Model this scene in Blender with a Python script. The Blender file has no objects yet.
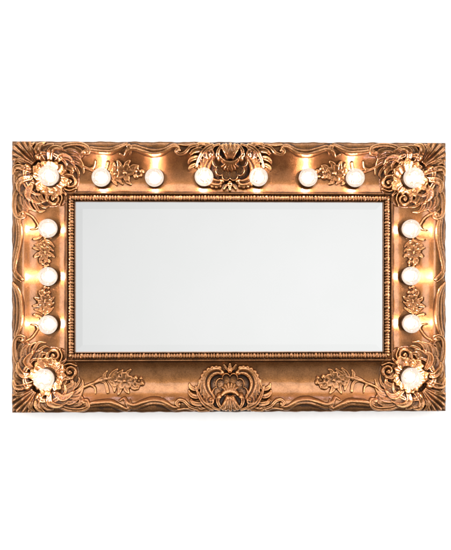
import bpy, math, random
import numpy as np

random.seed(4)
RNG = np.random.RandomState(11)
S = 0.0025                      # one drawing unit = 2.5 mm (the frame is 433 x 270 units)
X0, X1, Y0, Y1 = 13.3, 447.0, 142.0, 412.0
CX, CY = (X0 + X1) / 2, (Y0 + Y1) / 2
scene = bpy.context.scene
col = scene.collection

# ------------------------------------------------------------------ node helpers
def new_mat(name):
    m = bpy.data.materials.new(name)
    m.use_nodes = True
    nt = m.node_tree
    nt.nodes.clear()
    out = nt.nodes.new('ShaderNodeOutputMaterial')
    return m, nt, out

def N(nt, kind, **kw):
    n = nt.nodes.new(kind)
    for k, v in kw.items():
        if k.startswith('in_'):
            n.inputs[k[3:].replace('_', ' ')].default_value = v
        else:
            setattr(n, k, v)
    return n

def L(nt, a, ao, b, bi):
    nt.links.new(a.outputs[ao], b.inputs[bi])

def ramp(nt, stops, interp='LINEAR'):
    r = nt.nodes.new('ShaderNodeValToRGB')
    cr = r.color_ramp
    cr.interpolation = interp
    while len(cr.elements) < len(stops):
        cr.elements.new(0.5)
    for e, (p, c) in zip(cr.elements, stops):
        e.position = p
        e.color = (*c, 1) if len(c) == 3 else c
    return r

def math_node(nt, op, a=None, b=None, c=None, clamp=False):
    n = nt.nodes.new('ShaderNodeMath')
    n.operation = op
    n.use_clamp = clamp
    for i, v in enumerate((a, b, c)):
        if v is None:
            continue
        if isinstance(v, tuple):
            nt.links.new(v[0].outputs[v[1]], n.inputs[i])
        else:
            n.inputs[i].default_value = v
    return n

# ------------------------------------------------------------------ materials
def bronze_material():
    m, nt, out = new_mat('antiqued_bronze_leaf')
    b = N(nt, 'ShaderNodeBsdfPrincipled')
    at = N(nt, 'ShaderNodeAttribute', attribute_name='patina_shade')  # antique finish together with relief shading painted into the colour
    tc = N(nt, 'ShaderNodeTexCoord')
    geo = N(nt, 'ShaderNodeNewGeometry')
    n1 = N(nt, 'ShaderNodeTexNoise', in_Scale=38.0, in_Detail=5.0, in_Roughness=0.62)
    n2 = N(nt, 'ShaderNodeTexNoise', in_Scale=330.0, in_Detail=4.0, in_Roughness=0.6)
    n3 = N(nt, 'ShaderNodeTexNoise', in_Scale=900.0, in_Detail=2.0)
    for n in (n1, n2, n3):
        L(nt, geo, 'Position', n, 'Vector')
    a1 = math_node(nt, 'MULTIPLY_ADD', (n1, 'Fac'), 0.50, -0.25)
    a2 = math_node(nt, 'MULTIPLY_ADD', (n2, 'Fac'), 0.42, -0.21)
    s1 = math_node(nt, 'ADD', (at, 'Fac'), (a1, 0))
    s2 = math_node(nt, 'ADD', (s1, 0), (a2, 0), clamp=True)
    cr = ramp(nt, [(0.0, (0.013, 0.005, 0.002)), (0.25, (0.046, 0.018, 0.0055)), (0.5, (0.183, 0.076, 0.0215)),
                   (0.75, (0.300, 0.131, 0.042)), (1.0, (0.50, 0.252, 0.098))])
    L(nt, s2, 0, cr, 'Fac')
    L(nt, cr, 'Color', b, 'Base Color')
    rr = ramp(nt, [(0.0, (0.56,) * 3), (0.5, (0.42,) * 3), (1.0, (0.33,) * 3)])
    L(nt, s2, 0, rr, 'Fac')
    r2 = math_node(nt, 'MULTIPLY_ADD', (n2, 'Fac'), 0.16, -0.08)
    r3 = math_node(nt, 'ADD', (rr, 'Color'), (r2, 0))
    L(nt, r3, 0, b, 'Roughness')
    mt = ramp(nt, [(0.0, (0.45,) * 3), (0.4, (0.95,) * 3)])
    L(nt, s2, 0, mt, 'Fac')
    L(nt, mt, 'Color', b, 'Metallic')
    b1 = N(nt, 'ShaderNodeBump', in_Strength=0.35, in_Distance=0.0010)
    L(nt, n2, 'Fac', b1, 'Height')
    b2 = N(nt, 'ShaderNodeBump', in_Strength=0.25, in_Distance=0.0004)
    L(nt, n3, 'Fac', b2, 'Height')
    L(nt, b1, 'Normal', b2, 'Normal')
    L(nt, b2, 'Normal', b, 'Normal')
    cw = ramp(nt, [(0.2, (0.0,) * 3), (0.55, (0.62,) * 3)])
    L(nt, s2, 0, cw, 'Fac')
    L(nt, cw, 'Color', b, 'Coat Weight')
    b.inputs['Coat Roughness'].default_value = 0.17
    b.inputs['Coat Tint'].default_value = (1.0, 0.93, 0.84, 1)
    L(nt, b, 0, out, 'Surface')
    return m

def socket_material():
    m, nt, out = new_mat('dark_bronze_socket')
    b = N(nt, 'ShaderNodeBsdfPrincipled', in_Metallic=0.9)
    geo = N(nt, 'ShaderNodeNewGeometry')
    n = N(nt, 'ShaderNodeTexNoise', in_Scale=200.0, in_Detail=3.0)
    L(nt, geo, 'Position', n, 'Vector')
    cr = ramp(nt, [(0.3, (0.03, 0.016, 0.008)), (0.7, (0.09, 0.045, 0.02))])
    L(nt, n, 'Fac', cr, 'Fac')
    L(nt, cr, 'Color', b, 'Base Color')
    b.inputs['Roughness'].default_value = 0.5
    L(nt, b, 0, out, 'Surface')
    return m

def mirror_material():
    m, nt, out = new_mat('silvered_mirror_glass')
    b = N(nt, 'ShaderNodeBsdfPrincipled', in_Metallic=1.0, in_Roughness=0.01)
    geo = N(nt, 'ShaderNodeNewGeometry')
    n = N(nt, 'ShaderNodeTexNoise', in_Scale=7.0, in_Detail=2.0)
    L(nt, geo, 'Position', n, 'Vector')
    cr = ramp(nt, [(0.3, (0.955, 0.965, 0.96)), (0.7, (0.975, 0.98, 0.98))])
    L(nt, n, 'Fac', cr, 'Fac')
    L(nt, cr, 'Color', b, 'Base Color')
    L(nt, b, 0, out, 'Surface')
    return m

def bulb_material():
    # pressed frosted globe: lets the core shine through, glows warm itself, ringed and mottled
    m, nt, out = new_mat('lit_globe_glass')
    tc = N(nt, 'ShaderNodeTexCoord')
    nrm = N(nt, 'ShaderNodeVectorMath', operation='NORMALIZE')
    L(nt, tc, 'Object', nrm, 0)
    sep = N(nt, 'ShaderNodeSeparateXYZ')
    L(nt, nrm, 0, sep, 0)
    info = N(nt, 'ShaderNodeObjectInfo')
    nz = N(nt, 'ShaderNodeTexNoise', noise_dimensions='4D', in_Scale=5.5, in_Detail=4.0, in_Roughness=0.72, in_Distortion=1.0)
    L(nt, nrm, 0, nz, 'Vector')
    w4 = math_node(nt, 'MULTIPLY', (info, 'Random'), 40.0)
    L(nt, w4, 0, nz, 'W')
    acos = math_node(nt, 'ARCCOSINE', (sep, 'Z'))
    ringp = math_node(nt, 'MULTIPLY', (acos, 0), 17.0)
    rings = math_node(nt, 'SINE', (ringp, 0))
    mot = math_node(nt, 'MULTIPLY_ADD', (rings, 0), 0.055, (nz, 'Fac'))
    lvl = N(nt, 'ShaderNodeMapRange', in_From_Min=0.30, in_From_Max=0.72, in_To_Min=0.0, in_To_Max=1.0)
    L(nt, mot, 0, lvl, 'Value')
    up = N(nt, 'ShaderNodeMapRange', in_From_Min=0.0, in_From_Max=0.9, in_To_Min=BULB_EDGE, in_To_Max=BULB_TIP)
    L(nt, sep, 'Z', up, 'Value')
    st = math_node(nt, 'MULTIPLY_ADD', (lvl, 0), 0.28, (up, 0))
    cl = ramp(nt, [(0.0, (1.0, 0.74, 0.53)), (0.55, (1.0, 0.87, 0.74)), (1.0, (1.0, 0.94, 0.87))])
    L(nt, lvl, 0, cl, 'Fac')
    e = N(nt, 'ShaderNodeEmission')
    L(nt, cl, 'Color', e, 'Color')
    L(nt, st, 0, e, 'Strength')
    t = N(nt, 'ShaderNodeBsdfTransparent')
    t.inputs['Color'].default_value = (GLASS_T, GLASS_T, GLASS_T, 1)
    g = N(nt, 'ShaderNodeBsdfGlossy', in_Roughness=0.10)
    g.inputs['Color'].default_value = (0.045, 0.045, 0.045, 1)
    ad = N(nt, 'ShaderNodeAddShader'); L(nt, e, 0, ad, 0); L(nt, g, 0, ad, 1)
    a2 = N(nt, 'ShaderNodeAddShader'); L(nt, ad, 0, a2, 0); L(nt, t, 0, a2, 1)
    L(nt, a2, 0, out, 'Surface')
    return m

def core_material(strength):
    m, nt, out = new_mat('glowing_filament')
    e = N(nt, 'ShaderNodeEmission')
    e.inputs['Color'].default_value = (1.0, 0.80, 0.86, 1)
    e.inputs['Strength'].default_value = strength
    L(nt, e, 0, out, 'Surface')
    return m

def wall_material():
    m, nt, out = new_mat('white_backdrop_paint')
    b = N(nt, 'ShaderNodeBsdfPrincipled', in_Roughness=0.9)
    geo = N(nt, 'ShaderNodeNewGeometry')
    n = N(nt, 'ShaderNodeTexNoise', in_Scale=60.0, in_Detail=3.0)
    L(nt, geo, 'Position', n, 'Vector')
    cr = ramp(nt, [(0.3, (0.90, 0.90, 0.90)), (0.7, (0.92, 0.92, 0.92))])
    L(nt, n, 'Fac', cr, 'Fac')
    L(nt, cr, 'Color', b, 'Base Color')
    b.inputs['Specular IOR Level'].default_value = 0.2
    L(nt, b, 0, out, 'Surface')
    return m

BULB_EDGE, BULB_TIP, GLASS_T, CORE = 0.45, 0.64, 0.33, 640.0
BRONZE = bronze_material()
SOCKET = socket_material()
MIRROR = mirror_material()
BULB = bulb_material()
FILAMENT = core_material(CORE)
FILAMENT_SOFT = core_material(CORE * 0.5)
WALL = wall_material()

# ------------------------------------------------------------------ objects
ROOT_Z = -(Y1 - CY) * S
def to_world(x, y, z):
    return np.stack([(np.asarray(x) - CX) * S, -np.asarray(z) * S, (CY - np.asarray(y)) * S], axis=-1)

root = bpy.data.objects.new('vanity_mirror', None)
col.objects.link(root)
root.location = (0, 0, ROOT_Z)
root.empty_display_size = 0.1
root['label'] = 'wide antique bronze vanity mirror in carved baroque frame with glowing globe bulbs on white backdrop'
root['category'] = 'mirror'

def mesh_obj(name, verts, faces, mat, parent=root, patina_shade=None, smooth=True, origin=None):
    """verts in world coordinates; the object gets its origin at the middle of its own verts."""
    verts = np.asarray(verts, float)
    c = (verts.min(0) + verts.max(0)) / 2 if origin is None else np.asarray(origin, float)
    me = bpy.data.meshes.new(name)
    me.from_pydata((verts - c).tolist(), [], faces.tolist() if hasattr(faces, 'tolist') else faces)
    me.update()
    if patina_shade is not None:
        a = me.attributes.new('patina_shade', 'FLOAT', 'POINT')
        a.data.foreach_set('value', np.asarray(patina_shade, np.float32))
    if smooth:
        me.polygons.foreach_set('use_smooth', [True] * len(me.polygons))
    me.materials.append(mat)
    o = bpy.data.objects.new(name, me)
    col.objects.link(o)
    if parent is not None:
        o.parent = parent
        pw = np.array(parent.location)
        p = parent.parent
        while p is not None:
            pw = pw + np.array(p.location)
            p = p.parent
        o.location = (c - pw).tolist()
    else:
        o.location = c.tolist()
    return o

# ------------------------------------------------------------------ frame profile
KX = 1.03         # the upright rails are a little wider than the level ones
IN = 59.2        # distance from outer edge to the glass opening
def cove(d):
    out_ = 8 + 31.5 - np.sqrt(np.maximum(31.5 ** 2 - (38 - np.minimum(d, 38)) ** 2, 1))
    inn = 22 - np.sqrt(np.maximum(22 ** 2 - (np.maximum(d, 38) - 38) ** 2, 1))
    return out_ + inn
PROFILE = [(0.0, 0.0), (0.0, 10.0), (0.0, 19.4), (0.15, 21.2), (0.6, 22.7), (1.3, 23.6), (2.2, 24.1), (3.2, 24.3), (4.4, 24.4),
           (5.6, 24.4), (7.0, 24.2), (8.4, 23.9), (9.8, 23.3), (11.0, 22.5)]
for d_ in np.arange(12.2, 49.6, 1.0):
    PROFILE.append((float(d_), float(cove(d_))))
PROFILE += [(49.7, 11.35), (50.0, 12.5), (50.5, 12.95), (51.2, 12.9), (51.7, 12.3), (51.9, 10.9), (52.3, 10.6), (55.5, 10.6), (58.4, 10.6),
            (58.6, 10.9), (58.75, 11.5), (58.85, 11.8), (59.0, 11.6), (59.1, 11.0), (IN, 10.4), (IN, 4.2)]
PD = np.array([p[0] for p in PROFILE]); PZ = np.array([p[1] for p in PROFILE])
def base_of_d(d):
    return np.interp(d, PD[1:] + np.arange(len(PD) - 1) * 1e-6, PZ[1:])
def dist_in(x, y):
    return np.minimum(np.minimum(x - X0, X1 - x) / KX, np.minimum(y - Y0, Y1 - y))
def base(x, y):
    return base_of_d(dist_in(x, y))

def frame_moulding():
    V, F, P = [], [], []
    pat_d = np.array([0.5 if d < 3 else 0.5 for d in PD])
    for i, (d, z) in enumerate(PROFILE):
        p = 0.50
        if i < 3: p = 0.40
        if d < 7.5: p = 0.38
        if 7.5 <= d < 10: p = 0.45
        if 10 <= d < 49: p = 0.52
        if 48.9 <= d <= 49.8: p = 0.24  # fillet groove darkened, its shade painted in with the antique tone
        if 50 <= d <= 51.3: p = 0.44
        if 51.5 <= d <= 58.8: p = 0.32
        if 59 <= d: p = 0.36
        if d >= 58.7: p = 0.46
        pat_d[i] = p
    n_off = 0
    W, H = X1 - X0, Y1 - Y0
    for side in range(4):
        ln = W if side in (0, 2) else H
        nseg = int(ln / 2.5)
        ph = RNG.rand(6) * 6.28
        k = len(PROFILE)
        vv = np.zeros((nseg + 1, k, 3)); pp = np.zeros((nseg + 1, k))
        for j in range(nseg + 1):
            t = j / nseg
            e = PD * (KX if side in (0, 2) else 1.0)
            a = e + t * (ln - 2 * e)
            d = PD.copy()
            z = PZ.copy()
            wob = 0.16 * (np.sin(a * 0.13 + ph[0] + PD * 0.05) + 0.7 * np.sin(a * 0.31 + ph[1] - PD * 0.11) + 0.4 * np.sin(a * 0.77 + ph[2] + PD * 0.3))
            ew = 0.30 * (np.sin(a * 0.21 + ph[3]) + 0.6 * np.sin(a * 0.53 + ph[4])) * min(1, 6 * t, 6 * (1 - t))
            d = d + ew * np.clip(1 - PD / 4.0, 0, 1)
            z = z + np.where((PD > 1.0) & (PD < 49.2), wob * min(1, 6 * t, 6 * (1 - t)), 0)
            if side == 0:   x, y = X0 + a, Y0 + d
            elif side == 1: x, y = X1 - d * KX, Y0 + a
            elif side == 2: x, y = X1 - a, Y1 - d
            else:           x, y = X0 + d * KX, Y1 - a
            vv[j] = to_world(x, y, z)
            pp[j] = pat_d
        V.append(vv.reshape(-1, 3)); P.append(pp.ravel())
        for j in range(nseg):
            for i in range(k - 1):
                a0 = n_off + j * k + i
                F.append((a0, a0 + 1, a0 + k + 1, a0 + k))
        n_off += (nseg + 1) * k
    V = np.concatenate(V); P = np.concatenate(P)
    o = mesh_obj('frame_moulding', V, F, BRONZE, patina_shade=P, origin=(0, 0, ROOT_Z))
    return o

# ------------------------------------------------------------------ relief sculpting
def spline(pts, n=48):
    p = np.array(pts, float)
    if len(p) == 2:
        t = np.linspace(0, 1, n)[:, None]
        return p[0] + (p[1] - p[0]) * t
    q = np.vstack([2 * p[0] - p[1], p, 2 * p[-1] - p[-2]])
    out = []
    m = len(p) - 1
    per = max(6, int(math.ceil(n / m)))
    for i in range(m):
        a, b, c, d = q[i], q[i + 1], q[i + 2], q[i + 3]
        t = np.linspace(0, 1, per, endpoint=(i == m - 1))[:, None]
        out.append(0.5 * (2 * b + (c - a) * t + (2 * a - 5 * b + 4 * c - d) * t ** 2 + (3 * b - a - 3 * c + d) * t ** 3))
    return np.vstack(out)

def blur(A, r):
    r = max(1, int(round(r)))
    k = np.exp(-0.5 * (np.arange(-2 * r, 2 * r + 1) / r) ** 2); k /= k.sum()
    pad = 2 * r
    B = np.pad(A, pad, mode='edge')
    B = np.apply_along_axis(lambda v: np.convolve(v, k, mode='valid'), 0, B)
    B = np.apply_along_axis(lambda v: np.convolve(v, k, mode='valid'), 1, B)
    return B

class Relief:
    """a height field over local (u, v) drawing units; strokes, lobes, beads and fans are laid over each other"""
    def __init__(self, u0, u1, v0, v1, step=0.36):
        self.u = np.arange(u0, u1, step); self.v = np.arange(v0, v1, step); self.step = step
        self.U, self.V = np.meshgrid(self.u, self.v)
        self.H = np.full(self.U.shape, -0.8)
    def box(self, u0, u1, v0, v1):
        i0, i1 = np.searchsorted(self.v, [v0, v1]); j0, j1 = np.searchsorted(self.u, [u0, u1])
        return slice(i0, i1), slice(j0, j1)
    def put(self, sl, h, mask):
        cur = self.H[sl]
        self.H[sl] = np.where(mask, np.maximum(cur, h), cur)
    def stroke(self, pts, w, h, prof='round', lift=0.0, n=48):
        p = spline(pts, n)
        k = len(p); t = np.linspace(0, 1, k)
        ww = np.broadcast_to(w(t) if callable(w) else float(w), (k,))
        hh = np.broadcast_to(h(t) if callable(h) else float(h), (k,))
        m = ww.max() + 0.5
        sl = self.box(p[:, 0].min() - m, p[:, 0].max() + m, p[:, 1].min() - m, p[:, 1].max() + m)
        U, V = self.U[sl], self.V[sl]
        if U.size == 0:
            return
        best = np.full(U.shape, 1e9); idx = np.zeros(U.shape, int); sg = np.zeros(U.shape)
        T = np.gradient(p, axis=0); T /= np.linalg.norm(T, axis=1)[:, None] + 1e-9
        for i in range(k):
            du, dv = U - p[i, 0], V - p[i, 1]
            s = np.sqrt(du * du + dv * dv) / max(ww[i], 1e-3)
            b = s < best
            best = np.where(b, s, best); idx = np.where(b, i, idx)
            sg = np.where(b, T[i, 0] * dv - T[i, 1] * du, sg)
        s = best; mask = s < 1
        s = np.minimum(s, 1)
        if prof == 'round':   f = np.sqrt(1 - s ** 2)
        elif prof == 'leaf':  f = np.sqrt(1 - s ** 5) * (0.58 + 0.42 * s ** 1.5)
        elif prof == 'vein':  f = np.sqrt(1 - s ** 4) * (0.72 + 0.28 * s - 0.0) - 0.22 * np.exp(-(s / 0.16) ** 2)
        elif prof == 'double': f = np.sqrt(1 - s ** 6) * (1 - 0.45 * np.exp(-(s / 0.30) ** 2))
        elif prof == 'ridge': f = np.sqrt(1 - s ** 2) ** 1.3
        else: f = 1 - s
        self.put(sl, lift + hh[idx] * f, mask)
    def bead(self, u, v, r, h, lift=0.0, ru=None, ang=0.0):
        ru = ru or r
        m = max(r, ru)
        sl = self.box(u - m - .5, u + m + .5, v - m - .5, v + m + .5)
        U, V = self.U[sl] - u, self.V[sl] - v
        c, s_ = math.cos(ang), math.sin(ang)
        a, b = U * c + V * s_, -U * s_ + V * c
        s = np.sqrt((a / ru) ** 2 + (b / r) ** 2)
        self.put(sl, lift + h * np.sqrt(np.maximum(1 - s ** 2, 0)), s < 1)
    def volute(self, u, v, r, a0, turn, w, h, lift=0.0, loops=1.35):
        """spiral scroll winding in to an eye"""
        n = 26
        pts = []
        for i in range(n):
            t = i / (n - 1)
            rr = r * (1 - 0.74 * t)
            a = a0 + turn * t * loops * 2 * math.pi
            pts.append((u + rr * math.cos(a), v + rr * math.sin(a)))
        self.stroke(pts, lambda t: w * (1 - 0.35 * t), lambda t: h * (0.75 + 0.25 * t), 'round', lift, n=90)
        self.bead(u, v, r * 0.30, h * 1.05, lift + 0.5)
    def leaf(self, pts, w, h, lobes=5, sides=(1, -1), lift=0.0, tip=1.0):
        p = spline(pts, 60)
        T = np.gradient(p, axis=0); T /= np.linalg.norm(T, axis=1)[:, None]
        k = len(p)
        for i in range(lobes):
            t = 0.10 + 0.76 * i / max(1, lobes - 1)
            j = int(t * (k - 1))
            sc = (0.72 + 0.5 * math.sin(math.pi * (0.18 + 0.72 * t))) * (1 - 0.30 * t)
            for sd in sides:
                Tn = T[j]; Nn = np.array([-Tn[1], Tn[0]]) * sd
                Lh = w * sc
                a = p[j]; b = a + (Tn * 0.45 + Nn * 0.62) * Lh; c = a + (Tn * 1.05 + Nn * 1.0) * Lh; e = a + (Tn * 1.5 + Nn * 0.98) * Lh
                ww = w * 0.30 * sc ** 0.5
                self.stroke([a, b, c, e], lambda t, ww=ww: ww * (0.62 + 0.85 * np.sin(np.pi * np.clip(t * 0.9 + 0.12, 0, 1)) * 0.62),
                            lambda t, i=i: h * (0.55 + 0.45 * np.sin(np.pi * np.clip(t * 0.8 + 0.05, 0, 1))), 'leaf', lift + 0.12 * i, n=24)
        self.stroke(pts, lambda t: w * 0.34 * (0.55 + 0.6 * np.sin(np.pi * (0.25 + 0.70 * t))) * (1 - 0.35 * t),
                    lambda t: h * (0.85 + 0.3 * np.sin(np.pi * t)), 'vein', lift + 0.35, n=56)
    def flower(self, u, v, r, h, petals=5, a0=0.3, lift=0.0):
        for i in range(petals):
            a = a0 + i * 2 * math.pi / petals
            c, s = math.cos(a), math.sin(a)
            self.stroke([(u + 0.22 * r * c, v + 0.22 * r * s), (u + 0.66 * r * c, v + 0.66 * r * s)],
                        lambda t: r * (0.22 + 0.20 * t), lambda t: h * (0.75 + 0.25 * t), 'leaf', lift + 0.1 * (i % 2), n=14)
        self.bead(u, v, r * 0.26, h * 1.15, lift + 0.2)
    def fan(self, u, v, ang, half, r0, R, h0, h1, ribs, rim=0.0, lift=0.0, scallop=0.05, depth=0.9, ku=1.0, kv=1.0):
        """ribbed palmette or shell spreading from (u, v) around direction ang"""
        m = R * 1.25
        sl = self.box(u - m * ku, u + m * ku, v - m * kv, v + m * kv)
        U, V = (self.U[sl] - u) / ku, (self.V[sl] - v) / kv
        rr = np.hypot(U, V)
        th = (np.arctan2(V, U) - ang + math.pi) % (2 * math.pi) - math.pi
        q = th / (2 * half) * ribs + ribs / 2.0
        w = np.abs(np.sin(math.pi * q))
        Rr = R * (1 - scallop + scallop * 1.6 * np.sqrt(w))
        s = rr / Rr
        mask = (np.abs(th) < half) & (s < 1) & (rr > r0)
        edge = np.clip((1 - s) * R / 0.9, 0, 1) ** 0.5 * np.clip((half - np.abs(th)) * np.maximum(rr, 1) / 0.9, 0, 1) ** 0.5 * np.clip((rr - r0) / 0.8 + .02, 0, 1) ** 0.5
        h = h0 + (h1 - h0) * s ** 1.5 + depth * (np.sqrt(w) - 0.7) * np.clip(s * 1.6, 0, 1)
        if rim:
            h = h + rim * np.exp(-((1 - s) * R / 1.5 - 0.55) ** 2 * 1.8)
        self.put(sl, lift + h * edge, mask)

def relief_obj(name, R, place, parent=root, soft=1.0, bias=0.0, lowdark=0.30, hmax=6.0):
    """turn a relief into a mesh standing on the moulding; place(u, v) -> x, y in drawing units"""
    x, y = place(R.U, R.V)
    H = R.H.copy()
    if soft:
        k = blur(H, soft)
        H = np.where(R.H > -0.5, 0.35 * H + 0.65 * k, H)
    d = dist_in(x, y)
    H = np.where(d < 0.25, -0.8, H)
    H = np.where((d > 0.25) & (d < 1.6), np.minimum(H, 3.0 * np.sqrt(np.maximum((d - .2) / 1.4, 0)) ), H)
    n = 0.10 * (np.sin(x * 2.1 + 1.3 * np.sin(y * 1.7)) * np.sin(y * 2.3 + 1.1 * np.sin(x * 1.3)))
    z = base(x, y) + H + np.where(H > 0, n, 0)
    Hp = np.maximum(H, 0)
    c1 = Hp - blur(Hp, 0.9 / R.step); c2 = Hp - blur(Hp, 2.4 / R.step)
    pat = 0.47 + bias + 0.30 * np.clip(c1, -1.1, 1.0) + 0.17 * np.clip(c2, -2.0, 1.8) - lowdark * np.exp(-np.maximum(H, 0) / 0.7)  # hollows darkened, raised edges lightened: painted relief shading on top of the antiquing
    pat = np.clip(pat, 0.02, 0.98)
    ins = H > -0.02
    ok = ins[:-1, :-1] | ins[1:, :-1] | ins[:-1, 1:] | ins[1:, 1:]
    ii, jj = np.nonzero(ok)
    nx = H.shape[1]
    q = np.stack([ii * nx + jj, (ii + 1) * nx + jj, (ii + 1) * nx + jj + 1, ii * nx + jj + 1], 1)
    # orientation: normals must leave the wall
    xa, ya = x.ravel(), y.ravel()
    e1 = np.array([xa[1] - xa[0], ya[1] - ya[0]]); e2 = np.array([xa[nx] - xa[0], ya[nx] - ya[0]])
    if e1[0] * e2[1] - e1[1] * e2[0] < 0:
        q = q[:, ::-1]
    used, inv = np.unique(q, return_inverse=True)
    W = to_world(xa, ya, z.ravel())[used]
    return mesh_obj(name, W, inv.reshape(-1, 4), BRONZE, parent, patina_shade=pat.ravel()[used])

# corner frames: (u, v) measured inward from an outer corner along x and along y
CORNERS = {'tl': (X0, 1, Y0, 1), 'tr': (X1, -1, Y0, 1), 'bl': (X0, 1, Y1, -1), 'br': (X1, -1, Y1, -1)}
def corner_place(k):
    x0, sx, y0, sy = CORNERS[k]
    return lambda u, v: (x0 + sx * u, y0 + sy * v)
def corner_place_swapped(k):
    x0, sx, y0, sy = CORNERS[k]
    return lambda a, d: (x0 + sx * d, y0 + sy * a)

# ---- corner ornament
def corner_relief(seed):
    rg = np.random.RandomState(seed)
    R = Relief(0.2, 82, 0.2, 82)
    c = 36.0
    rr = np.hypot(R.U - c, R.V - c)
    R.H = np.maximum(R.H, np.where(rr < 29, 2.0 * np.sqrt(np.clip(1 - (rr / 29) ** 4, 0, 1)), -0.8))
    # ribbed fan running to the outer corner
    R.fan(25, 25, -0.75 * math.pi, 0.60, 5.0, 30.0, 4.2, 0.8, 6, scallop=0.06, depth=1.9, lift=0.2)
    for swap in (False, True):
        jit = rg.uniform(-1.0, 1.0, 400); n = [0]
        def f(p, j=1.0):
            o = []
            for a, b in p:
                a += jit[n[0] % 400] * j; b += jit[(n[0] + 1) % 400] * j * 0.8; n[0] += 2
                o.append((b, a) if swap else (a, b))
            return o
        sd = -1 if swap else 1
        W = lambda w, e=.45: (lambda t: w * (0.62 + 0.55 * np.sin(np.pi * np.clip(.15 + t * .85, 0, 1)) - e * t * .5))
        # loose curling lobes that sweep from the fan round the top of the bulb
        for pts, w, h, lf in (
            ([(27.5, 20), (22.5, 13), (20, 7), (23, 2.6)], 3.0, 4.2, 0.4),
            ([(30, 19.5), (26.5, 11.5), (27.5, 5), (33, 3.0)], 3.2, 4.8, 1.9),
            ([(33, 19), (31.5, 11), (35.5, 5.6), (41.5, 4.4)], 3.3, 4.4, 0.8),
            ([(36.5, 18.5), (38, 11.5), (43.5, 7.4), (50, 7.4)], 3.2, 5.2, 2.1),
            ([(40, 18.5), (44.5, 12.6), (51, 10.6), (57, 13.5)], 3.0, 4.2, 0.7),
            ([(43, 19.5), (50, 15.6), (56.5, 16.4), (60, 21)], 2.9, 4.8, 1.9),
            ([(46, 21.5), (53, 20.0), (58.5, 23.0), (60, 28.5)], 2.8, 4.0, 0.7),
            ([(49, 25), (54, 25.6), (57.5, 29.0), (56.5, 34)], 2.5, 4.0, 1.2)):
            R.stroke(f(pts, .9), W(w * 1.0), lambda t, h=h: h * (0.62 + .38 * np.sin(np.pi * np.clip(.1 + t * .8, 0, 1))), 'leaf', lf, n=40)
        R.stroke(f([(24.5, 16.5), (28.5, 13.4), (34, 13.4), (37.5, 16.5)], .8), lambda t: 2.6 * (1 - .5 * t), 4.8, 'vein', 1.3, n=50)
        R.stroke(f([(42, 13.6), (48.5, 16.2), (52.5, 21.5), (51.5, 26.5)], .8), lambda t: 2.3 * (1 - .45 * t), 4.2, 'vein', 1.4, n=50)
        R.bead(*f([(25.0, 16.0)], .6)[0], 2.6, 5.0, 3.0)
        R.bead(*f([(59.5, 20.0)], .6)[0], 2.0, 4.2, 1.4)
        # second spray of leaf reaching along the rail
        for pts, w, h, lf in (
            ([(53, 17), (60, 15.6), (66, 17.5), (69.5, 22.5)], 2.6, 3.4, 0.8),
            ([(56, 20), (63, 20.5), (68, 25.0), (69, 31.5)], 2.3, 3.2, 0.7),
            ([(57, 23), (62, 25.5), (64.5, 30.5), (63.5, 35)], 2.0, 3.0, 0.6),
            ([(52, 12), (58, 10.6), (64, 12.2), (67.5, 16)], 2.5, 3.2, 0.7)):
            R.stroke(f(pts, .8), W(w, .8), lambda t, h=h: h * (1 - .45 * t), 'vein', lf, n=40)
        # scroll on the lip with its rolled end
        R.stroke(f([(48, 7.5), (55, 4.4), (64, 3.4), (71.5, 4.2), (76, 7.4), (75, 11.6), (71, 12.0)], .4), lambda t: 2.7 * (1 - .2 * t), 3.0, 'vein', 0.4, n=70)
        R.stroke(f([(54, 9.6), (61, 8.0), (67, 9.4), (69.5, 13.0), (65, 15.2), (58, 13.5)], .5), lambda t: 2.5, 2.2, 'leaf', 0.3, n=60)
        R.bead(*f([(71.5, 11.0)], .3)[0], 2.2, 3.2, 0.6)
    R.stroke([(45, 45), (52.5, 52.5)], lambda t: 3.0 * (1 - .6 * t), 4.2, 'vein', 0.6)
    R.stroke([(46, 44), (53, 47.5)], lambda t: 2.2 * (1 - .4 * t), 3.8, 'round', 0.6)
    R.stroke([(44, 46), (47.5, 53)], lambda t: 2.2 * (1 - .4 * t), 3.8, 'round', 0.6)
    return R

def volute_relief(swap):
    R = Relief(30, 68, 28, 68)
    u, v = 56.0, 40.0
    a0, turn = math.radians(215), 1
    if swap:
        u, v, a0, turn = v, u, math.pi / 2 - a0, -1
    R.volute(u, v, 6.8, a0, turn, 2.35, 4.8, 0.8, loops=1.3)
    f = (lambda p: [(b, a) for a, b in p]) if swap else (lambda p: p)
    R.stroke(f([(47, 38.5), (48.5, 34.5), (53, 32.2), (58, 33.2)]), lambda t: 2.0 * (.6 + .4 * t), 4.8, 'round', 0.9)
    R.stroke(f([(47, 43), (51, 46.5), (56, 48), (61.5, 46)]), lambda t: 1.8 * (1 - .4 * t), 3.8, 'round', 0.6)
    R.bead(*f([(62, 45.6)])[0], 1.7, 3.6, 0.6)
    return R

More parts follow.
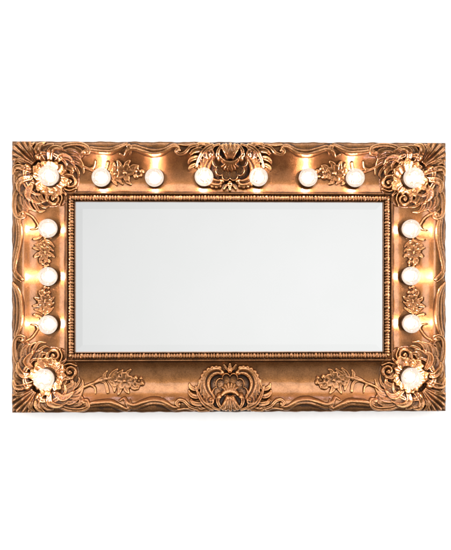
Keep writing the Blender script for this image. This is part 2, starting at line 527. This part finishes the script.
def rosette_relief(seed):
    rg = np.random.RandomState(seed)
    R = Relief(9, 63, 9, 63)
    du, dv = R.U - 36, R.V - 36
    r = np.hypot(du, dv); th = np.arctan2(dv, du)
    p = rg.uniform(0, 6.28, 12)
    R.H = np.where(r < 18.5, np.maximum(R.H, 3.4), R.H)
    n = 12
    for i in range(n):
        a = i * 2 * math.pi / n + rg.uniform(-.16, .16)
        Rm = rg.uniform(15.5, 21.5); hw = rg.uniform(.38, .54); tw = rg.uniform(-.5, .5)
        d = (th - a - tw * (r - 10) / 22 + math.pi) % (2 * math.pi) - math.pi
        g = np.abs(d) / hw
        edge = Rm * (1 - 0.22 * g ** 2 + 0.05 * np.sin(d * 17 + p[i]))
        h = rg.uniform(3.4, 4.4) + 2.6 * np.clip((r - 7) / 11, 0, 1) ** 1.4 - 3.4 * np.clip((r - 14.5) / 9, 0, 1) ** 1.3
        h = h + 0.26 * np.sin(d * 15 + p[i] + 0.16 * r) + 0.6 * g ** 2
        h = h + 0.8 * np.exp(-((edge - r - 1.3) / 1.0) ** 2)
        m = (g < 1) & (r < edge) & (r > 5)
        h = h * np.clip((edge - r) / 1.0, 0, 1) ** .5 * np.clip((1 - g) * 4.0, 0, 1) ** .4
        R.H = np.where(m, np.maximum(R.H, 0.8 + h), R.H)
    return R

# ---- central shell
def shell_relief():
    R = Relief(-56, 56, 0.2, 50)
    q = np.hypot(R.U / 27, (R.V - 18) / 23)
    R.H = np.where((q < 1) & (R.V > 1), np.maximum(R.H, 0.7 * np.sqrt(1 - np.minimum(q, 1) ** 6)), R.H)
    for s in (-1, 1):
        f = lambda p, s=s: [(s * a, b) for a, b in p]
        # C-scroll arches with a beaded back
        R.stroke(f([(8, 38), (12, 39.8), (18, 38.4), (22.8, 33.5), (24.0, 27.5), (22, 21), (17, 15)]), lambda t: 4.4 * (0.66 + .40 * np.sin(np.pi * t)), 5.2, 'vein', 0.5, n=80)
        R.bead(*f([(7.6, 38.2)])[0], 2.7, 5.2, 1.0)
        arc = spline(f([(11, 44.0), (19, 43.0), (26.2, 38), (29.0, 30.5), (28.2, 23.5), (25, 17)]), 60)
        R.stroke(f([(10, 43.0), (18, 42.2), (25.4, 37.4), (28.0, 30.5), (27.2, 23.5), (24, 17)]), 2.4, 3.4, 'round', 0.5, n=70)
        for i in range(4, 57, 6):
            R.bead(arc[i][0], arc[i][1], 2.2, 3.0, 0.9)
        # scroll pairs beside the palmette
        R.stroke(f([(7, 4), (10.5, 7), (12.6, 12), (11, 16.5)]), lambda t: 2.1 * (.7 + .5 * t), 5.2, 'vein', 1.0)
        R.bead(*f([(10.8, 16.2)])[0], 3.0, 5.6, 2.0)
        R.stroke(f([(11, 3.5), (16.5, 5.5), (19, 10), (17.5, 14)]), lambda t: 2.0 * (.7 + .4 * t), 4.6, 'vein', 0.8)
        R.bead(*f([(17.2, 13.2)])[0], 2.3, 4.8, 1.2)
        # acanthus leaf standing at the side
        R.leaf(f([(18, 4.5), (24, 8.0), (29.0, 13.5), (32.5, 19.5), (34.5, 25.0)]), 7.0, 4.6, 4, (1, -1), lift=0.8)
        R.stroke(f([(22, 3), (30, 5.5), (36, 9.5), (40, 12)]), lambda t: 2.2 * (1 - .5 * t), 3.6, 'vein', 0.7)
        R.volute(s * 19.5, 12.5, 4.6, math.pi / 2 - s * 0.6, -s, 1.9, 4.6, 1.2, loops=1.1)
        # small curl along the lip
        R.stroke(f([(33, 4), (40, 6.5), (45.5, 11.5), (51, 12.6), (54, 9.8), (51.5, 7.2)]), lambda t: 1.9 * (1 - .25 * t), 3.2, 'double', 0.5, n=60)
        R.bead(*f([(50.5, 9.0)])[0], 1.9, 3.4, 0.6)
        R.stroke(f([(36, 3), (44, 4.5), (52, 3.5)]), lambda t: 1.7 * (1 - .4 * t), 2.4, 'round', 0.4)
    # finial
    R.stroke([(0, 40), (0, 47.2)], lambda t: 2.7 * (1 - .55 * t), 4.4, 'vein', 0.9)
    for s in (-1, 1):
        R.stroke([(s * 0.8, 40.5), (s * 3.5, 42.5), (s * 6.0, 46.0)], lambda t: 1.9 * (1 - .4 * t), 3.6, 'vein', 0.6)
    R.bead(0, 40.5, 2.0, 4.6, 1.2)
    # palmette at the foot
    R.fan(0, 22.5, -math.pi / 2, 0.60, 6.0, 20.2, 6.8, 3.2, 5, scallop=0.08, depth=1.0, lift=1.2, ku=0.95)
    return R

def bowl_relief():
    R = Relief(-21, 21, 14, 42)
    R.fan(0, 15.6, math.pi / 2, 1.66, 3.2, 21.0, 0.5, 1.0, 6, rim=5.2, lift=0.8, scallop=0.13, depth=1.0, ku=0.83, kv=1.05)
    R.stroke([(-8.8, 16.6), (-5.2, 19.6), (0, 20.8), (5.2, 19.6), (8.8, 16.6)], lambda t: 1.6 + 1.5 * np.sin(np.pi * t), 3.6, 'round', 0.8)
    R.fan(0, 17.5, math.pi / 2, 1.05, 3.0, 11.0, 4.2, 1.2, 6, lift=0.8, scallop=0.12, depth=0.7)
    return R

# ---- flower spray; a runs along the rail, d away from the edge
def spray_relief(seed):
    rg = np.random.RandomState(seed)
    R = Relief(54, 136, 8, 48, 0.33)
    jit = rg.uniform(-.8, .8, 300); n = [0]
    def f(p, j=.8):
        o = []
        for a, b in p:
            o.append((a + jit[n[0] % 300] * j, b + jit[(n[0] + 1) % 300] * j)); n[0] += 2
        return o
    R.stroke([(60, 14), (66, 22), (77, 27.2), (89, 31.2), (99, 33.5)], lambda t: 2.1 - .5 * t, 2.3, 'round', 0.3, n=70)
    R.stroke(f([(76, 26.5), (80.5, 24), (82, 19.0)], .5), lambda t: 1.7 * (1 - .3 * t), 2.0, 'round', 0.3)
    R.stroke(f([(86, 30), (91.5, 27.5), (94, 20.5)], .5), lambda t: 1.5 + .6 * t, 2.3, 'vein', 0.3)
    R.stroke(f([(79, 28), (85, 32.5), (91, 34.5)], .5), lambda t: 1.4, 1.8, 'round', 0.3)
    leafw = lambda w: (lambda t: w * (0.45 + 0.75 * np.sin(np.pi * np.clip(.12 + t * .8, 0, 1))) * (1 - .25 * t))
    for pts, w in (([(95, 32), (98, 37), (102.5, 41.5)], 2.7), ([(99, 31), (104, 36), (108.5, 41)], 2.6),
                   ([(96, 31), (99.5, 26), (101, 21)], 2.6), ([(106, 28), (106, 23.5), (104.5, 18.5)], 3.0),
                   ([(111, 27), (112.5, 22.5), (115.5, 18.8)], 2.8), ([(113, 34), (113, 38), (116, 41)], 2.5),
                   ([(116, 28), (119.5, 24.5), (124, 22.8)], 2.5), ([(92, 31.5), (90.5, 36), (92.5, 40)], 2.0)):
        R.stroke(f(pts), leafw(w), 2.3, 'vein', 0.4, n=24)
    R.flower(*f([(101.5, 31.0)])[0], 6.0, 2.6, 5, 0.7, 0.5)
    R.flower(*f([(111.0, 30.4)])[0], 8.4, 3.0, 5, 0.25 + rg.uniform(-.5, .5), 0.6)
    R.stroke([(117, 31), (122, 33)], 1.3, 1.7, 'round', 0.3)
    R.stroke([(118, 29), (128, 27.5)], 1.3, 1.7, 'round', 0.3)
    for a, d, r in ((121.5, 33.4, 3.1), (128.0, 28.2, 3.0), (123.4, 25.2, 2.8), (121.0, 29.0, 2.6), (126.8, 32.4, 2.2)):
        a, d = f([(a, d)])[0]
        R.bead(a, d, r, 2.5, 0.4)
        R.bead(a + 0.7, d + 0.2, r * 0.42, 3.0, 0.4)
    return R

# ---- scroll border on the lip
def border_relief(length):
    R = Relief(66, length / 2 + 1 if length < 300 else length / 2 - 44, 0.4, 16, 0.33)
    return R
def two(R, pts, gap=2.7, h=2.5):
    R.stroke(pts, lambda t: 2.2 * (0.7 + 0.4 * np.sin(np.pi * t)), lambda t: h * (.55 + .45 * np.sin(np.pi * np.clip(.1 + t * .85, 0, 1))), 'round', 0.15, n=110)
    low = [(a, d - gap * (0.4 + 0.6 * math.sin(math.pi * (i + .5) / len(pts)))) for i, (a, d) in enumerate(pts)]
    R.stroke(low, lambda t: 1.5 * (0.7 + 0.4 * np.sin(np.pi * t)), h * 0.5, 'round', 0.05, n=110)
LONG_1 = [(71, 11.5), (77, 9.5), (84, 10.6), (97, 11.4), (104, 9.0), (110, 6.0), (114.5, 3.4)]
LONG_2 = [(111.5, 14.6), (114.5, 10.6), (121, 8.0), (130, 11.0), (139.5, 13.4), (150, 11.8), (160, 6.0), (166, 6.4)]
SHORT_1 = [(71, 10.0), (77, 7.6), (86, 9.2), (100, 9.0), (113, 6.0), (123, 3.6), (130, 4.6), (136.5, 10.6)]
SHORT_2 = [(140.5, 1.6), (145, 5.2), (154, 9.0), (165, 10.4), (175, 10.2), (186, 8.6), (193, 6.2), (199, 9.6)]
def roll(R, pts, h=0.35):
    p = spline(pts, 120)
    o = np.argsort(p[:, 0])
    top = np.interp(R.U, p[o, 0], p[o, 1], left=-1, right=-1)
    q = np.clip((R.V - 1.0) / np.maximum(top - 1.0, 0.5), 0, 1)
    R.H = np.where((R.V < top) & (top > 0) & (R.V > 1.0), np.maximum(R.H, h * q ** 1.6 - 0.1), R.H)
def border_long():
    R = Relief(66, 170, 0.4, 16.6, 0.36)
    two(R, LONG_1, 3.6, 2.7); two(R, LONG_2, 4.0, 3.0)
    roll(R, LONG_1[1:]); roll(R, LONG_2[1:])
    R.stroke([(107, 12.4), (111.5, 14.8), (114.5, 12.5)], lambda t: 1.2 * (1 - .3 * t), 1.9, 'round', 0.2)
    R.stroke([(116.5, 4.0), (118.5, 8.5), (117.0, 13.2)], lambda t: 1.5 * (1 - .5 * t), 2.2, 'vein', 0.3)
    R.bead(115.2, 4.8, 1.8, 2.4, 0.2)
    return R
def border_short():
    Ln = Y1 - Y0
    R = Relief(66, Ln - 66, 0.4, 14.6, 0.36)
    two(R, SHORT_1, 3.6, 2.7); two(R, SHORT_2, 4.0, 3.0)
    roll(R, SHORT_1); roll(R, SHORT_2)
    R.stroke([(131, 2.8), (136, 5.0), (139.5, 9.2)], lambda t: 1.4 * (1 - .4 * t), 2.2, 'round', 0.2)
    R.bead(137.5, 11.0, 1.7, 2.5, 0.3)
    return R

# ---- bead-and-reel rope between the frame and the glass
def rope():
    V, F, P = [], [], []
    off = 0
    dc, zc = 55.4, 11.2
    prof = [(math.radians(a)) for a in np.linspace(-8, 188, 15)]
    W, H = X1 - X0, Y1 - Y0
    for side in range(4):
        ln = W if side in (0, 2) else H
        per = (ln - 2 * dc) / round((ln - 2 * dc) / 12.2)
        a_s = np.arange(dc - 4, ln - dc + 4, 0.30)
        q = ((a_s - dc) / per) % 1.0 * 12.2
        rad = np.zeros_like(a_s)
        for c, hw, r in ((0.0, 2.2, 2.95), (12.2, 2.2, 2.95), (3.4, 1.45, 2.75), (6.1, 1.45, 2.8), (8.8, 1.45, 2.75)):
            s = (q - c) / hw
            rad = np.maximum(rad, r * np.sqrt(np.clip(1 - s ** 2, 0, 1)) ** (0.8))
        rad = np.maximum(rad, 1.95)
        jit = 1 + 0.07 * np.sin(a_s * 0.9 + side) * np.sin(a_s * 0.37) + 0.03 * np.sin(a_s * 2.3)
        k = len(prof)
        for a, r, jt in zip(a_s, rad, jit):
            for th in prof:
                d = dc - 1.0 * r * jt * math.cos(th)
                z = zc + 0.86 * r * jt * math.sin(th)
                lo = d * (KX if side in (0, 2) else 1.0); hi = ln - lo
                aa = min(max(a, lo), hi)
                if side == 0:   x, y = X0 + aa, Y0 + d
                elif side == 1: x, y = X1 - d * KX, Y0 + aa
                elif side == 2: x, y = X1 - aa, Y1 - d
                else:           x, y = X0 + d * KX, Y1 - aa
                V.append(to_world(x, y, z))
                P.append(0.35 + 0.42 * np.clip((r * jt - 1.8) / 1.1, 0, 1) * max(0.2, math.sin(th + 0.45)) ** 0.6)  # beads lighter on their outward side, a highlight painted into the tone
        n = len(a_s)
        for j in range(n - 1):
            for i in range(k - 1):
                b = off + j * k + i
                F.append((b, b + 1, b + k + 1, b + k))
        off += n * k
    return mesh_obj('beaded_moulding', np.array(V), F, BRONZE, patina_shade=np.array(P), origin=(0, 0, ROOT_Z))

# ---- mirror plate with a bevelled edge
def mirror_plate():
    e = IN - 0.9; b = IN + 7.2; zf, ze = 9.2, 9.2 - 8.1 * math.tan(math.radians(BEVEL))
    def ring(d, z):
        h = d + (KX - 1) * IN
        return [(X0 + h, Y0 + d, z), (X1 - h, Y0 + d, z), (X1 - h, Y1 - d, z), (X0 + h, Y1 - d, z)]
    pts = ring(e, 3.0) + ring(e, ze) + ring(b, zf)
    arr = np.array(pts)
    V = to_world(arr[:, 0], arr[:, 1], arr[:, 2])
    F = [(11, 10, 9, 8)]
    for r in (0, 4):
        for i in range(4):
            j = (i + 1) % 4
            F.append((r + i, r + 4 + i, r + 4 + j, r + j))
    F.append((0, 1, 2, 3))
    return mesh_obj('mirror_glass', V, F, MIRROR, smooth=False)
BEVEL = 2.8

# ---- bulbs
def lathe(name, prof, seg, mat):
    V = []; F = []
    k = len(prof)
    for j in range(seg):
        a = 2 * math.pi * j / seg
        for r, z in prof:
            V.append((r * math.cos(a) * S, r * math.sin(a) * S, z * S))
    for j in range(seg):
        n = (j + 1) % seg
        for i in range(k - 1):
            F.append((j * k + i, n * k + i, n * k + i + 1, j * k + i + 1))
    me = bpy.data.meshes.new(name)
    me.from_pydata(V, [], F)
    me.validate(); me.update()
    me.polygons.foreach_set('use_smooth', [True] * len(me.polygons))
    me.materials.append(mat)
    return me

def make_bulbs():
    R = 9.4
    a_neck = math.acos(-0.80)
    prof = [(0.001, R)] + [(R * math.sin(a), R * math.cos(a)) for a in np.linspace(0.06, a_neck, 30)]
    prof += [(5.2, -9.0), (4.6, -10.4)]
    prof = [(r, z) for r, z in prof][::-1]
    gm = lathe('light_bulb', prof, 48, BULB)
    sp = [(5.0, -7.6), (6.4, -7.4), (8.0, -7.6), (9.2, -8.3), (9.3, -9.4), (8.6, -10.2), (8.6, -11.0), (9.4, -11.6), (9.2, -14.5)][::-1]
    fm = lathe('filament', [(3.1 * math.sin(a) + 0.001, 3.1 * math.cos(a) - 1.6) for a in np.linspace(math.pi, 0, 14)], 24, FILAMENT)
    fs = fm.copy(); fs.materials[0] = FILAMENT_SOFT
    sm = lathe('socket', sp, 40, SOCKET)
    spots = [(49.8, 176.5), (414.2, 177.5), (45.2, 378.2), (412, 378.2)]
    spots += [(101.4, 177.5), (154.4, 177.5), (204, 176.8), (258.6, 176.8), (308.6, 177), (356, 177.3)]
    spots += [(48.5, 228.5), (48.5, 276.5), (48.5, 324.5), (412.4, 228.5), (412.4, 276), (413, 324)]
    for i, (x, y) in enumerate(spots):
        # the target places are read on the picture; the globes stand proud, so pull them in towards the middle
        x, y = CX + (x - CX) * PULL, CY + (y - CY) * PULL
        zc = 19.6 if i >= 4 else 23.5
        o = bpy.data.objects.new('light_bulb', gm)
        col.objects.link(o)
        o.parent = root
        w = to_world(x, y, zc)
        o.location = (w[0], w[1], w[2] - ROOT_Z)
        o.rotation_euler = (math.pi / 2, random.random() * 6.28, 0)
        o.scale = (1.1, 1.1, 1.1) if i < 4 else (1, 1, 1)
        k = bpy.data.objects.new('socket', sm)
        col.objects.link(k)
        k.parent = o
        k = bpy.data.objects.new('filament', fs if i < 4 else fm)
        col.objects.link(k)
        k.parent = o
PULL = 1.0

# ------------------------------------------------------------------ build
frame_moulding()
rope()
mirror_plate()
V1 = volute_relief(False); V2 = volute_relief(True)
for q, k in enumerate(('tl', 'tr', 'bl', 'br')):
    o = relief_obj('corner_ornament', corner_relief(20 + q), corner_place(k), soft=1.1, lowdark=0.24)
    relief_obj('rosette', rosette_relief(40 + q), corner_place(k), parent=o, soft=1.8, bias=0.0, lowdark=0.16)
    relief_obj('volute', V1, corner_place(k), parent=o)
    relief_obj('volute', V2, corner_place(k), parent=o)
RS = shell_relief(); RB = bowl_relief()
for place in (lambda u, v: (CX + u, Y0 + v), lambda u, v: (CX + u, Y1 - v)):
    o = relief_obj('shell_ornament', RS, place, soft=1.1)
    relief_obj('shell', RB, place, parent=o, bias=0.0, soft=1.3, lowdark=0.2)
for q, k in enumerate(('tl', 'tr', 'bl', 'br')):
    relief_obj('flower_spray', spray_relief(60 + q), corner_place(k), bias=0.02, lowdark=0.12, soft=1.9)
for q, k in enumerate(('tl', 'tr', 'bl', 'br')):
    x0, sx, y0, sy = CORNERS[k]
    relief_obj('flower_spray', spray_relief(70 + q), lambda a, d, x0=x0, sx=sx, y0=y0, sy=sy: (x0 + sx * (31 + (d - 31) * 0.82 + 0.10 * (a - 110)), y0 + sy * (98 + (a - 95) * 0.80)), bias=0.02, lowdark=0.12, soft=1.5)
BL = border_long()
for k in ('tl', 'tr', 'bl', 'br'):
    relief_obj('scroll_border', BL, corner_place(k), lowdark=0.24, bias=0.03, soft=1.5)
BS = border_short()
relief_obj('scroll_border', BS, lambda a, d: (X0 + d, Y0 + a), lowdark=0.24, bias=0.03, soft=1.5)
relief_obj('scroll_border', BS, lambda a, d: (X1 - d, Y0 + a), lowdark=0.24, bias=0.03, soft=1.5)
make_bulbs()

# backdrop
me = bpy.data.meshes.new('backdrop')
me.from_pydata([(-2.2, 0, -2.2), (2.2, 0, -2.2), (2.2, 0, 2.2), (-2.2, 0, 2.2)], [], [(0, 1, 2, 3)])
me.materials.append(WALL)
bd = bpy.data.objects.new('backdrop', me)
col.objects.link(bd)
bd.location = (0, -3.5 * S, 0)
bd['kind'] = 'structure'
bd['label'] = 'plain white backdrop behind the mirror'

# ------------------------------------------------------------------ studio light
def area(name, loc, target, sx, sy, power, color):
    l = bpy.data.lights.new(name, 'AREA')
    l.shape = 'RECTANGLE'; l.size = sx; l.size_y = sy; l.energy = power; l.color = color
    o = bpy.data.objects.new(name, l)
    col.objects.link(o)
    o.location = loc
    from mathutils import Vector
    o.rotation_euler = (Vector(target) - Vector(loc)).to_track_quat('-Z', 'Y').to_euler()
    return o
area('overhead_softbox', (0.1, -2.3, 2.4), (0, 0, 0), 4.0, 2.4, 202, (1.0, 0.97, 0.93))
area('side_fill', (-2.9, -1.8, -0.35), (0, 0, 0), 1.6, 2.6, 98, (1.0, 0.98, 0.96))  # unseen fill lamps, added to whiten the backdrop and thin the frame's shadow
area('side_fill', (2.9, -1.8, -0.35), (0, 0, 0), 1.6, 2.6, 98, (1.0, 0.98, 0.96))

w = bpy.data.worlds.new('World')
scene.world = w
w.use_nodes = True
nt = w.node_tree
nt.nodes.clear()
wo = nt.nodes.new('ShaderNodeOutputWorld')
bg = nt.nodes.new('ShaderNodeBackground')
tc = nt.nodes.new('ShaderNodeTexCoord')
sp = nt.nodes.new('ShaderNodeSeparateXYZ')
L(nt, tc, 'Generated', sp, 0)
# pale studio in front of the mirror, a little brighter to the right, falling away to dim sides
lin = math_node(nt, 'MULTIPLY_ADD', (sp, 'X'), 0.42, 0.885)
tilt = math_node(nt, 'MULTIPLY_ADD', (sp, 'Z'), -0.18, (lin, 0))
x2 = math_node(nt, 'MULTIPLY', (sp, 'X'), (sp, 'X'))
z2 = math_node(nt, 'MULTIPLY', (sp, 'Z'), (sp, 'Z'))
p1 = math_node(nt, 'MULTIPLY_ADD', (x2, 0), -0.75, (tilt, 0))
p2 = math_node(nt, 'MULTIPLY_ADD', (z2, 0), -1.8, (p1, 0))
mx = math_node(nt, 'MAXIMUM', (p2, 0), 0.16)
fr = N(nt, 'ShaderNodeMapRange', in_From_Min=-0.2, in_From_Max=-0.75, in_To_Min=0.0, in_To_Max=1.0)
L(nt, sp, 'Y', fr, 'Value')
mixn = N(nt, 'ShaderNodeMix', data_type='FLOAT')
L(nt, fr, 0, mixn, 0)
mixn.inputs[2].default_value = 0.16
L(nt, mx, 0, mixn, 3)
L(nt, mixn, 0, bg, 'Strength')
bg.inputs['Color'].default_value = (1.0, 1.0, 0.995, 1)
L(nt, bg, 0, wo, 'Surface')

# ------------------------------------------------------------------ camera
cam = bpy.data.cameras.new('camera')
co = bpy.data.objects.new('camera', cam)
col.objects.link(co)
scene.camera = co
from mathutils import Vector
D = 2.1
zref = -20 * S
tgt = Vector(((225.5 - CX) * S, zref, (CY - 275.0) * S))
DROP = 0.0
co.location = (tgt.x - 0.05, zref - D, tgt.z - DROP)
co.rotation_euler = (tgt - Vector((0, 0, DROP)) - co.location).to_track_quat('-Z', 'Y').to_euler()
cam.sensor_fit = 'VERTICAL'
cam.sensor_height = 24.0
cam.lens = 24.0 / (2 * math.tan(math.atan(550 * S / 2 / D)))
cam.shift_y = DROP / (550 * S)
cam.clip_start = 0.05
cam.clip_end = 50

scene.render.engine = 'CYCLES'
scene.cycles.use_denoising = True
scene.cycles.max_bounces = 8
scene.view_settings.view_transform = 'Standard'
scene.view_settings.look = 'None'
scene.view_settings.exposure = 0
scene.view_settings.gamma = 1
